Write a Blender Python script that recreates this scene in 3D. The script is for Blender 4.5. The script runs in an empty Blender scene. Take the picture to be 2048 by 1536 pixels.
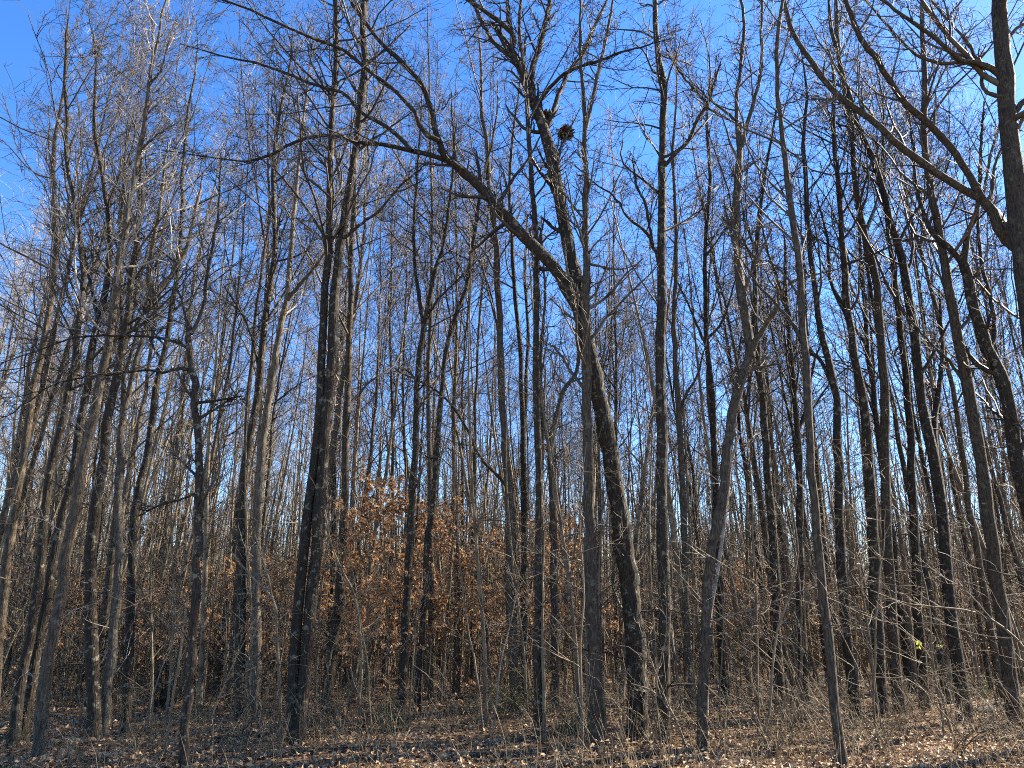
import bpy, math
import numpy as np
from mathutils import Vector, Euler

SC = bpy.context.scene
COL = SC.collection
rad = math.radians

# ------------------------------------------------------------------ camera
CAM_H, PITCH, FPX = 1.75, rad(18.0), 1500.0          # FPX: focal length in pixels of a 2048 wide frame
cd = bpy.data.cameras.new('camera'); cam = bpy.data.objects.new('camera', cd); COL.objects.link(cam)
cam.location = (0, 0, CAM_H); cam.rotation_euler = (rad(90) + PITCH, 0, 0)
cd.sensor_width = 36.0; cd.lens = FPX / 2048 * 36.0; cd.clip_start = 0.1; cd.clip_end = 3000
SC.camera = cam

# ------------------------------------------------------------------ sky and sun
SUN_AZ, SUN_EL = rad(66), rad(36)                    # azimuth clockwise from straight ahead (+Y)
w = bpy.data.worlds.new('World'); SC.world = w; w.use_nodes = True
nt = w.node_tree; nt.nodes.clear()
sky = nt.nodes.new('ShaderNodeTexSky'); sky.sky_type = 'NISHITA'; sky.sun_disc = False
sky.sun_elevation = SUN_EL; sky.sun_rotation = SUN_AZ
sky.air_density = 1.0; sky.dust_density = 0.15; sky.ozone_density = 2.5; sky.altitude = 100
hs = nt.nodes.new('ShaderNodeHueSaturation'); hs.inputs['Saturation'].default_value = 1.30; hs.inputs['Hue'].default_value = 0.511
bg = nt.nodes.new('ShaderNodeBackground'); bg.inputs['Strength'].default_value = 0.073
wo = nt.nodes.new('ShaderNodeOutputWorld')
nt.links.new(sky.outputs[0], hs.inputs['Color']); nt.links.new(hs.outputs[0], bg.inputs['Color'])
nt.links.new(bg.outputs[0], wo.inputs['Surface'])
sd = bpy.data.lights.new('sun', 'SUN'); sun = bpy.data.objects.new('sun', sd); COL.objects.link(sun)
sd.energy = 5.0; sd.angle = rad(0.53); sd.color = (1.0, 0.89, 0.73)
S = Vector((math.sin(SUN_AZ) * math.cos(SUN_EL), math.cos(SUN_AZ) * math.cos(SUN_EL), math.sin(SUN_EL)))
sun.rotation_euler = S.to_track_quat('Z', 'Y').to_euler(); sun.location = S * 60

vs = SC.view_settings
vs.view_transform = 'Standard'; vs.look = 'None'; vs.exposure = 2.4; vs.gamma = 1.0; vs.use_curve_mapping = False
SC.render.film_transparent = False
SC.cycles.max_bounces = 4; SC.cycles.diffuse_bounces = 3; SC.cycles.glossy_bounces = 2; SC.cycles.transmission_bounces = 3
SC.cycles.filter_width = 1.05; SC.cycles.use_denoising = False; SC.cycles.adaptive_threshold = 0.02

RNG = np.random.default_rng(20240117)

# ------------------------------------------------------------------ where a pixel of the photograph lies
CP, SP = math.cos(PITCH), math.sin(PITCH)
def ray(u, v):
    a, b = (u - 1024) / FPX, -(v - 768) / FPX
    return np.array([a, CP - b * SP, SP + b * CP])
def at(u, v, Y):
    d = ray(u, v); return np.array([d[0], d[1], d[2]]) * (Y / d[1]) + np.array([0, 0, CAM_H])
def ground_at(u, v):
    d = ray(u, v); return d * (-CAM_H / d[2])
def project(p):
    x, y, z = p[0], p[1], p[2] - CAM_H
    f = y * CP + z * SP; up = -y * SP + z * CP
    return 1024 + FPX * x / f, 768 - FPX * up / f
def gz(x, y):
    rise = np.where(np.asarray(y) > 60, (np.asarray(y) - 60.0) ** 2 / (np.abs(y) + 100.0) * 0.055, 0.0)
    return rise + 0.06 * np.sin(x * 0.45 + 1.0) * np.cos(y * 0.38) + 0.035 * np.sin(x * 1.3 + y * 0.9) + 0.02 * np.sin(x * 2.9 - y * 2.3)

# ------------------------------------------------------------------ materials
def new_mat(name):
    m = bpy.data.materials.new(name); m.use_nodes = True
    n = m.node_tree.nodes; n.clear()
    return m, n, m.node_tree.links
def ramp(n, stops):
    r = n.new('ShaderNodeValToRGB'); e = r.color_ramp.elements
    while len(e) < len(stops): e.new(0.5)
    for i, (p, c) in enumerate(stops): e[i].position = p; e[i].color = (*c, 1)
    return r
def bark_mat(name, dark, light, lichen, lichen_amt, furrow=1.0, scale=1.0):
    m, n, L = new_mat(name)
    out = n.new('ShaderNodeOutputMaterial'); b = n.new('ShaderNodeBsdfPrincipled')
    b.inputs['Roughness'].default_value = 0.85; b.inputs['Specular IOR Level'].default_value = 0.25
    tc = n.new('ShaderNodeTexCoord'); oi = n.new('ShaderNodeObjectInfo')
    mp = n.new('ShaderNodeMapping'); mp.inputs['Scale'].default_value = (scale, scale, 0.16 * scale)
    L.new(tc.outputs['Object'], mp.inputs['Vector'])
    fn = n.new('ShaderNodeTexNoise'); fn.inputs['Scale'].default_value = 38; fn.inputs['Detail'].default_value = 5; fn.inputs['Roughness'].default_value = 0.65
    L.new(mp.outputs[0], fn.inputs['Vector'])
    vo = n.new('ShaderNodeTexVoronoi'); vo.feature = 'DISTANCE_TO_EDGE'; vo.inputs['Scale'].default_value = 30
    L.new(mp.outputs[0], vo.inputs['Vector'])
    mul = n.new('ShaderNodeMath'); mul.operation = 'MULTIPLY_ADD'; mul.inputs[1].default_value = 1.3 * furrow; L.new(vo.outputs['Distance'], mul.inputs[0])
    L.new(fn.outputs['Fac'], mul.inputs[2])
    r = ramp(n, [(0.36, dark), (0.56, tuple(0.5 * (a + c) for a, c in zip(dark, light))), (0.85, light)])
    L.new(mul.outputs[0], r.inputs['Fac'])
    ln = n.new('ShaderNodeTexNoise'); ln.inputs['Scale'].default_value = 9; ln.inputs['Detail'].default_value = 6; ln.inputs['Roughness'].default_value = 0.7
    L.new(tc.outputs['Object'], ln.inputs['Vector'])
    lr = ramp(n, [(0.56, (0, 0, 0)), (0.61, (1, 1, 1))]); L.new(ln.outputs['Fac'], lr.inputs['Fac'])
    la = n.new('ShaderNodeMath'); la.operation = 'MULTIPLY'; la.inputs[1].default_value = lichen_amt; L.new(lr.outputs[0], la.inputs[0])
    mx = n.new('ShaderNodeMixRGB'); mx.inputs[2].default_value = (*lichen, 1); L.new(la.outputs[0], mx.inputs[0]); L.new(r.outputs[0], mx.inputs[1])
    # tree to tree variation
    hv = n.new('ShaderNodeHueSaturation'); mr = n.new('ShaderNodeMapRange')
    mr.inputs['To Min'].default_value = 0.75; mr.inputs['To Max'].default_value = 1.2
    L.new(oi.outputs['Random'], mr.inputs['Value']); L.new(mr.outputs[0], hv.inputs['Value']); L.new(mx.outputs[0], hv.inputs['Color'])
    L.new(hv.outputs[0], b.inputs['Base Color'])
    bp = n.new('ShaderNodeBump'); bp.inputs['Strength'].default_value = 0.8; bp.inputs['Distance'].default_value = 0.02
    L.new(mul.outputs[0], bp.inputs['Height']); L.new(bp.outputs[0], b.inputs['Normal'])
    L.new(b.outputs[0], out.inputs['Surface'])
    return m
def twig_mat(name, c0, c1, rough=0.7):
    m, n, L = new_mat(name)
    out = n.new('ShaderNodeOutputMaterial'); b = n.new('ShaderNodeBsdfPrincipled')
    b.inputs['Roughness'].default_value = rough; b.inputs['Specular IOR Level'].default_value = 0.35
    tc = n.new('ShaderNodeTexCoord'); no = n.new('ShaderNodeTexNoise'); no.inputs['Scale'].default_value = 3.5; no.inputs['Detail'].default_value = 4
    L.new(tc.outputs['Object'], no.inputs['Vector'])
    r = ramp(n, [(0.32, c0), (0.68, c1)]); L.new(no.outputs['Fac'], r.inputs['Fac'])
    L.new(r.outputs[0], b.inputs['Base Color']); L.new(b.outputs[0], out.inputs['Surface'])
    return m
def leaf_mat(name, stops, transl=0.45, rough=0.55):
    m, n, L = new_mat(name)
    out = n.new('ShaderNodeOutputMaterial'); b = n.new('ShaderNodeBsdfPrincipled'); t = n.new('ShaderNodeBsdfTranslucent')
    b.inputs['Roughness'].default_value = rough; b.inputs['Specular IOR Level'].default_value = 0.35
    a = n.new('ShaderNodeAttribute'); a.attribute_name = 'tone'
    r = ramp(n, stops); L.new(a.outputs['Fac'], r.inputs['Fac'])
    mx = n.new('ShaderNodeMixShader'); mx.inputs[0].default_value = transl
    L.new(r.outputs[0], b.inputs['Base Color']); L.new(r.outputs[0], t.inputs['Color'])
    L.new(b.outputs[0], mx.inputs[1]); L.new(t.outputs[0], mx.inputs[2]); L.new(mx.outputs[0], out.inputs['Surface'])
    return m

M = {}
M['dark'] = bark_mat('bark_dark', (0.006, 0.0045, 0.003), (0.043, 0.031, 0.02), (0.20, 0.185, 0.125), 0.75, 1.2)
M['grey'] = bark_mat('bark_grey', (0.011, 0.0085, 0.006), (0.088, 0.066, 0.044), (0.165, 0.145, 0.098), 0.5, 0.8)
M['pale'] = bark_mat('bark_pale', (0.02, 0.016, 0.0115), (0.15, 0.12, 0.086), (0.24, 0.205, 0.15), 0.5, 0.6)
M['twig_dark'] = twig_mat('twig_dark', (0.017, 0.0125, 0.0085), (0.056, 0.042, 0.029))
M['twig_grey'] = twig_mat('twig_grey', (0.03, 0.023, 0.0165), (0.11, 0.086, 0.062))
M['twig_pale'] = twig_mat('twig_pale', (0.14, 0.12, 0.096), (0.36, 0.315, 0.255))  # colour lightened to imitate white sunlight on the left-hand crowns
M['stem'] = twig_mat('sapling_stem', (0.05, 0.037, 0.022), (0.23, 0.175, 0.11))
M['stalk'] = twig_mat('dead_stalk', (0.05, 0.036, 0.019), (0.22, 0.165, 0.093))
M['beech'] = leaf_mat('beech_leaf', [(0.0, (0.12, 0.055, 0.026)), (0.4, (0.39, 0.20, 0.09)), (0.75, (0.56, 0.34, 0.165)), (1.0, (0.62, 0.44, 0.26))], 0.5)
M['dry'] = leaf_mat('dry_leaf', [(0.0, (0.10, 0.058, 0.032)), (0.45, (0.27, 0.165, 0.088)), (0.8, (0.41, 0.265, 0.145)), (1.0, (0.50, 0.37, 0.23))], 0.4)
M['litter'] = leaf_mat('fallen_leaf', [(0.0, (0.055, 0.031, 0.016)), (0.45, (0.25, 0.15, 0.075)), (0.8, (0.42, 0.28, 0.15)), (1.0, (0.44, 0.32, 0.19))], 0.12, 0.6)
M['green'] = leaf_mat('green_leaf', [(0.0, (0.03, 0.05, 0.018)), (0.6, (0.08, 0.11, 0.035)), (1.0, (0.17, 0.19, 0.06))], 0.35)
M['lime'] = leaf_mat('lime_leaf', [(0.0, (0.30, 0.34, 0.04)), (1.0, (0.48, 0.48, 0.08))], 0.5)

def ground_mat():
    m, n, L = new_mat('forest_floor')
    out = n.new('ShaderNodeOutputMaterial'); b = n.new('ShaderNodeBsdfPrincipled'); b.inputs['Roughness'].default_value = 0.9
    b.inputs['Specular IOR Level'].default_value = 0.2
    tc = n.new('ShaderNodeTexCoord')
    v = n.new('ShaderNodeTexVoronoi'); v.inputs['Scale'].default_value = 13; L.new(tc.outputs['Object'], v.inputs['Vector'])
    bw = n.new('ShaderNodeSeparateColor'); L.new(v.outputs['Color'], bw.inputs[0])
    r = ramp(n, [(0.0, (0.035, 0.02, 0.010)), (0.5, (0.13, 0.078, 0.04)), (0.85, (0.24, 0.15, 0.08)), (1.0, (0.32, 0.23, 0.14))])
    L.new(bw.outputs[0], r.inputs['Fac'])
    no = n.new('ShaderNodeTexNoise'); no.inputs['Scale'].default_value = 0.7; no.inputs['Detail'].default_value = 6; L.new(tc.outputs['Object'], no.inputs['Vector'])
    nr = ramp(n, [(0.35, (0.45, 0.42, 0.40)), (0.65, (1, 1, 1))]); L.new(no.outputs['Fac'], nr.inputs['Fac'])
    mx = n.new('ShaderNodeMixRGB'); mx.blend_type = 'MULTIPLY'; mx.inputs[0].default_value = 1; L.new(r.outputs[0], mx.inputs[1]); L.new(nr.outputs[0], mx.inputs[2])
    L.new(mx.outputs[0], b.inputs['Base Color'])
    bp = n.new('ShaderNodeBump'); bp.inputs['Strength'].default_value = 1; bp.inputs['Distance'].default_value = 0.06
    L.new(bw.outputs[1], bp.inputs['Height']); L.new(bp.outputs[0], b.inputs['Normal'])
    L.new(b.outputs[0], out.inputs['Surface'])
    return m
M['ground'] = ground_mat()

# ------------------------------------------------------------------ mesh helpers
def nrm(a): return a / np.maximum(np.linalg.norm(a, axis=-1, keepdims=True), 1e-9)
class Buf:
    """collects tubes and leaves, links them as one mesh object"""
    def __init__(s): s.v = []; s.f = []; s.t = []; s.n = 0
    def add(s, verts, quads, tone=None):
        verts = verts.reshape(-1, 3); s.v.append(verts); s.f.append(quads.reshape(-1, 4) + s.n); s.n += len(verts)
        s.t.append(np.full(len(verts), 0.5) if tone is None else tone)
    def tubes(s, P, R, sides, bump=0.0, rng=None):
        if P is None or len(P) == 0: return
        n, k, _ = P.shape
        T = nrm(np.gradient(P, axis=1)); av = nrm(T.mean(axis=1))
        ref = np.where(np.abs(av[:, 2:3]) > 0.75, np.array([[1.0, 0.2, 0]]), np.array([[0.1, 0, 1.0]]))
        A = nrm(np.cross(T, ref[:, None, :])); B = np.cross(T, A)
        th = np.arange(sides) * 2 * math.pi / sides
        rr = np.repeat(R[:, :, None], sides, axis=2)
        if bump and rng is not None:
            rr = rr * (1 + bump * rng.standard_normal(rr.shape) + bump * np.cos(3 * th)[None, None, :] * rng.standard_normal((n, 1, 1)))
        V = P[:, :, None, :] + rr[..., None] * (np.cos(th)[None, None, :, None] * A[:, :, None, :] + np.sin(th)[None, None, :, None] * B[:, :, None, :])
        i = np.arange(n)[:, None, None] * k * sides; j = np.arange(k - 1)[None, :, None] * sides; q = np.arange(sides)[None, None, :]; q2 = (q + 1) % sides
        F = np.stack([i + j + q, i + j + q2, i + j + sides + q2, i + j + sides + q], axis=-1)
        s.add(V, F)
    def leaves(s, C, D, U, ln, wd, tone, fold=0.25):
        """C base points, D leaf directions, U face normals; two quads folded along the midrib"""
        n = len(C); D = nrm(D); Sd = nrm(np.cross(D, U)); U = np.cross(Sd, D)
        ln = np.broadcast_to(ln, (n,))[:, None]; wd = np.broadcast_to(wd, (n,))[:, None]
        v = np.stack([C, C + D * ln * 0.42 + Sd * wd * 0.5 + U * wd * fold, C + D * ln - U * ln * 0.12, C + D * ln * 0.42 - Sd * wd * 0.5 + U * wd * fold, C + D * ln * 0.5], axis=1)
        b = np.arange(n)[:, None] * 5
        F = np.concatenate([np.stack([b[:, 0], b[:, 0] + 1, b[:, 0] + 2, b[:, 0] + 4], 1), np.stack([b[:, 0], b[:, 0] + 4, b[:, 0] + 2, b[:, 0] + 3], 1)])
        s.add(v, F, np.repeat(tone, 5))
    def mesh(s, name, mat, smooth=True, tone=False):
        v = np.concatenate(s.v).astype(np.float32); f = np.concatenate(s.f).astype(np.int32)
        me = bpy.data.meshes.new(name)
        me.vertices.add(len(v)); me.vertices.foreach_set('co', v.ravel())
        me.loops.add(f.size); me.loops.foreach_set('vertex_index', f.ravel())
        me.polygons.add(len(f)); me.polygons.foreach_set('loop_start', np.arange(len(f), dtype=np.int32) * 4)
        me.polygons.foreach_set('use_smooth', np.full(len(f), smooth))
        if tone:
            a = me.attributes.new('tone', 'FLOAT', 'POINT'); a.data.foreach_set('value', np.concatenate(s.t).astype(np.float32))
        me.materials.append(M[mat]); me.update(calc_edges=True)
        return me
    def obj(s, name, mat, parent=None, smooth=True, tone=False):
        return link(name, s.mesh(name, mat, smooth, tone), parent)
def link(name, me, parent=None):
    o = bpy.data.objects.new(name, me); COL.objects.link(o)
    if parent is not None: o.parent = parent
    return o
def tag(o, label=None, cat=None, group=None, kind=None):
    for k, v in (('label', label), ('category', cat), ('group', group), ('kind', kind)):
        if v: o[k] = v
    return o
def empty(name, loc=(0, 0, 0), rz=0, sc=1):
    o = bpy.data.objects.new(name, None); COL.objects.link(o); o.empty_display_size = 0.3
    o.location = loc; o.rotation_euler = (0, 0, rz); o.scale = (sc, sc, sc) if np.isscalar(sc) else sc
    return o

# ------------------------------------------------------------------ branching
def spawn(P, R, cnt, t0, t1, ang, ln, k, rr, rng, up=0.05, wig=0.12, rmin=0.004, rel=True, prof=0.5, rend=0.35, flat=None):
    """children of the branches P (n,K,3): returns their points and radii"""
    n, K, _ = P.shape
    if n == 0: return P[:0], R[:0]
    cnt = np.broadcast_to(cnt, (n,)).astype(int)
    pi = np.repeat(np.arange(n), cnt); N = len(pi)
    if N == 0: return np.zeros((0, k, 3)), np.zeros((0, k))
    first = np.concatenate([[0], np.cumsum(cnt)[:-1]]); loc = np.arange(N) - first[pi]
    t = t0 + (t1 - t0) * (loc + rng.random(N)) / cnt[pi]
    x = np.clip(t * (K - 1), 0, K - 1.001); i = x.astype(int); fr = (x - i)[:, None]
    base = P[pi, i] * (1 - fr) + P[pi, i + 1] * fr
    r0 = R[pi, i] * (1 - fr[:, 0]) + R[pi, i + 1] * fr[:, 0]
    T = nrm(P[pi, i + 1] - P[pi, i])
    a = nrm(np.cross(T, nrm(rng.standard_normal((N, 3))))); b = np.cross(T, a)
    az = loc * 2.4 + rng.random(N) * 2.0 + rng.random(n)[pi] * 6.28
    perp = np.cos(az)[:, None] * a + np.sin(az)[:, None] * b
    if flat is not None: perp = nrm(perp * np.array([1, 1, flat]))
    an = ang * (1 + 0.35 * rng.standard_normal(N)); an = np.clip(an, 0.15, 1.9)[:, None]
    d = np.cos(an) * T + np.sin(an) * perp
    L = np.full(N, float(ln))
    if rel: L = L * np.linalg.norm(np.diff(P, axis=1), axis=2).sum(1)[pi]
    L = L * (1 - prof * (t - t0) / max(t1 - t0, 1e-6)) * np.exp(0.32 * rng.standard_normal(N))
    out = np.zeros((N, k, 3)); out[:, 0] = base; st = (L / (k - 1))[:, None]
    for j in range(1, k):
        d = nrm(d + wig * rng.standard_normal((N, 3)) + np.array([0, 0, up])); out[:, j] = out[:, j - 1] + d * st
    rs = np.maximum(r0 * rr, rmin)
    rad_ = np.maximum(rs[:, None] * np.linspace(1, rend, k)[None, :] ** 1.0, rmin * 0.6)
    return out, rad_
def smooth_path(pts, k, rng=None, jit=0.0):
    """Catmull-Rom through the points, k samples even in length"""
    p = np.asarray(pts, float); p = np.vstack([2 * p[0] - p[1], p, 2 * p[-1] - p[-2]])
    o = []
    for i in range(1, len(p) - 2):
        t = np.linspace(0, 1, 12, endpoint=False)[:, None]
        o.append(0.5 * (2 * p[i] + (p[i + 1] - p[i - 1]) * t + (2 * p[i - 1] - 5 * p[i] + 4 * p[i + 1] - p[i + 2]) * t ** 2 + (3 * p[i] - p[i - 1] - 3 * p[i + 1] + p[i + 2]) * t ** 3))
    o.append(p[-2:-1]); o = np.concatenate(o)
    s = np.concatenate([[0], np.cumsum(np.linalg.norm(np.diff(o, axis=0), axis=1))]); q = np.linspace(0, s[-1], k)
    r = np.stack([np.interp(q, s, o[:, c]) for c in range(3)], 1)
    if jit and rng is not None: r[1:-1] += jit * rng.standard_normal((k - 2, 3)) * np.array([1, 1, 0.3])
    return r, q
def crown(buf, stems, rng, n1=16, n2=7, n3=6, n4=0, t0=0.35, l1=0.30, a1=0.85, sprouts=14, up=0.09, rel1=True, thick=1.0):
    """branches, branchlets and twigs on stems [(P,R)]"""
    for P, R in stems:
        P = P[None]; R = R[None]
        b1 = spawn(P, R, n1, t0, 0.97, a1, l1, 8, 0.42, rng, up=up, wig=0.15, rmin=0.010 * thick, prof=0.55, rel=rel1)
        buf.tubes(*b1, 5)
        b2 = spawn(*b1, n2, 0.18, 0.97, 0.8, 0.42, 6, 0.55, rng, up=0.06, wig=0.17, rmin=0.007 * thick, prof=0.5)
        buf.tubes(*b2, 4)
        top = spawn(P, R, n1, t0 + 0.1, 1.0, 0.8, 0.085, 5, 0.35, rng, up=0.1, wig=0.16, rmin=0.006 * thick, prof=0.3)
        b2 = (np.concatenate([b2[0], np.zeros((0, 6, 3))]), b2[1])
        b3 = spawn(*b2, n3, 0.12, 1.0, 0.75, 0.45, 4, 0.65, rng, up=0.05, wig=0.2, rmin=0.0052 * thick, prof=0.4)
        buf.tubes(*b3, 3); buf.tubes(*top, 3)
        t3 = spawn(*top, n3, 0.15, 1.0, 0.75, 0.5, 4, 0.65, rng, up=0.05, wig=0.2, rmin=0.005 * thick, prof=0.4); buf.tubes(*t3, 3)
        if n4:
            b4 = spawn(*b3, n4, 0.15, 1.0, 0.7, 0.5, 3, 0.7, rng, up=0.04, wig=0.2, rmin=0.0045 * thick, prof=0.3); buf.tubes(*b4, 3)
        if sprouts:
            sp = spawn(P, R, sprouts, 0.08, 0.6, 1.25, 1.1, 6, 0.12, rng, up=0.03, wig=0.22, rmin=0.0055, rel=False, prof=0.1); buf.tubes(*sp, 3)
            s2 = spawn(*sp, 4, 0.2, 1.0, 0.8, 0.45, 4, 0.7, rng, up=0.02, wig=0.25, rmin=0.0045); buf.tubes(*s2, 3)

# ------------------------------------------------------------------ ground
def make_ground():
    gx = np.concatenate([np.linspace(-400, -36, 10), np.linspace(-34, 34, 110), np.linspace(36, 400, 10)])
    gy = np.concatenate([np.linspace(-60, 4, 8), np.linspace(5, 60, 90), np.linspace(64, 700, 12)])
    X, Y = np.meshgrid(gx, gy); V = np.stack([X, Y, gz(X, Y)], -1)
    h, wd = X.shape; a = np.arange(h * wd).reshape(h, wd)
    F = np.stack([a[:-1, :-1], a[:-1, 1:], a[1:, 1:], a[1:, :-1]], -1)
    b = Buf(); b.add(V, F); return tag(b.obj('ground', 'ground'), kind='structure')
make_ground()

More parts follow.
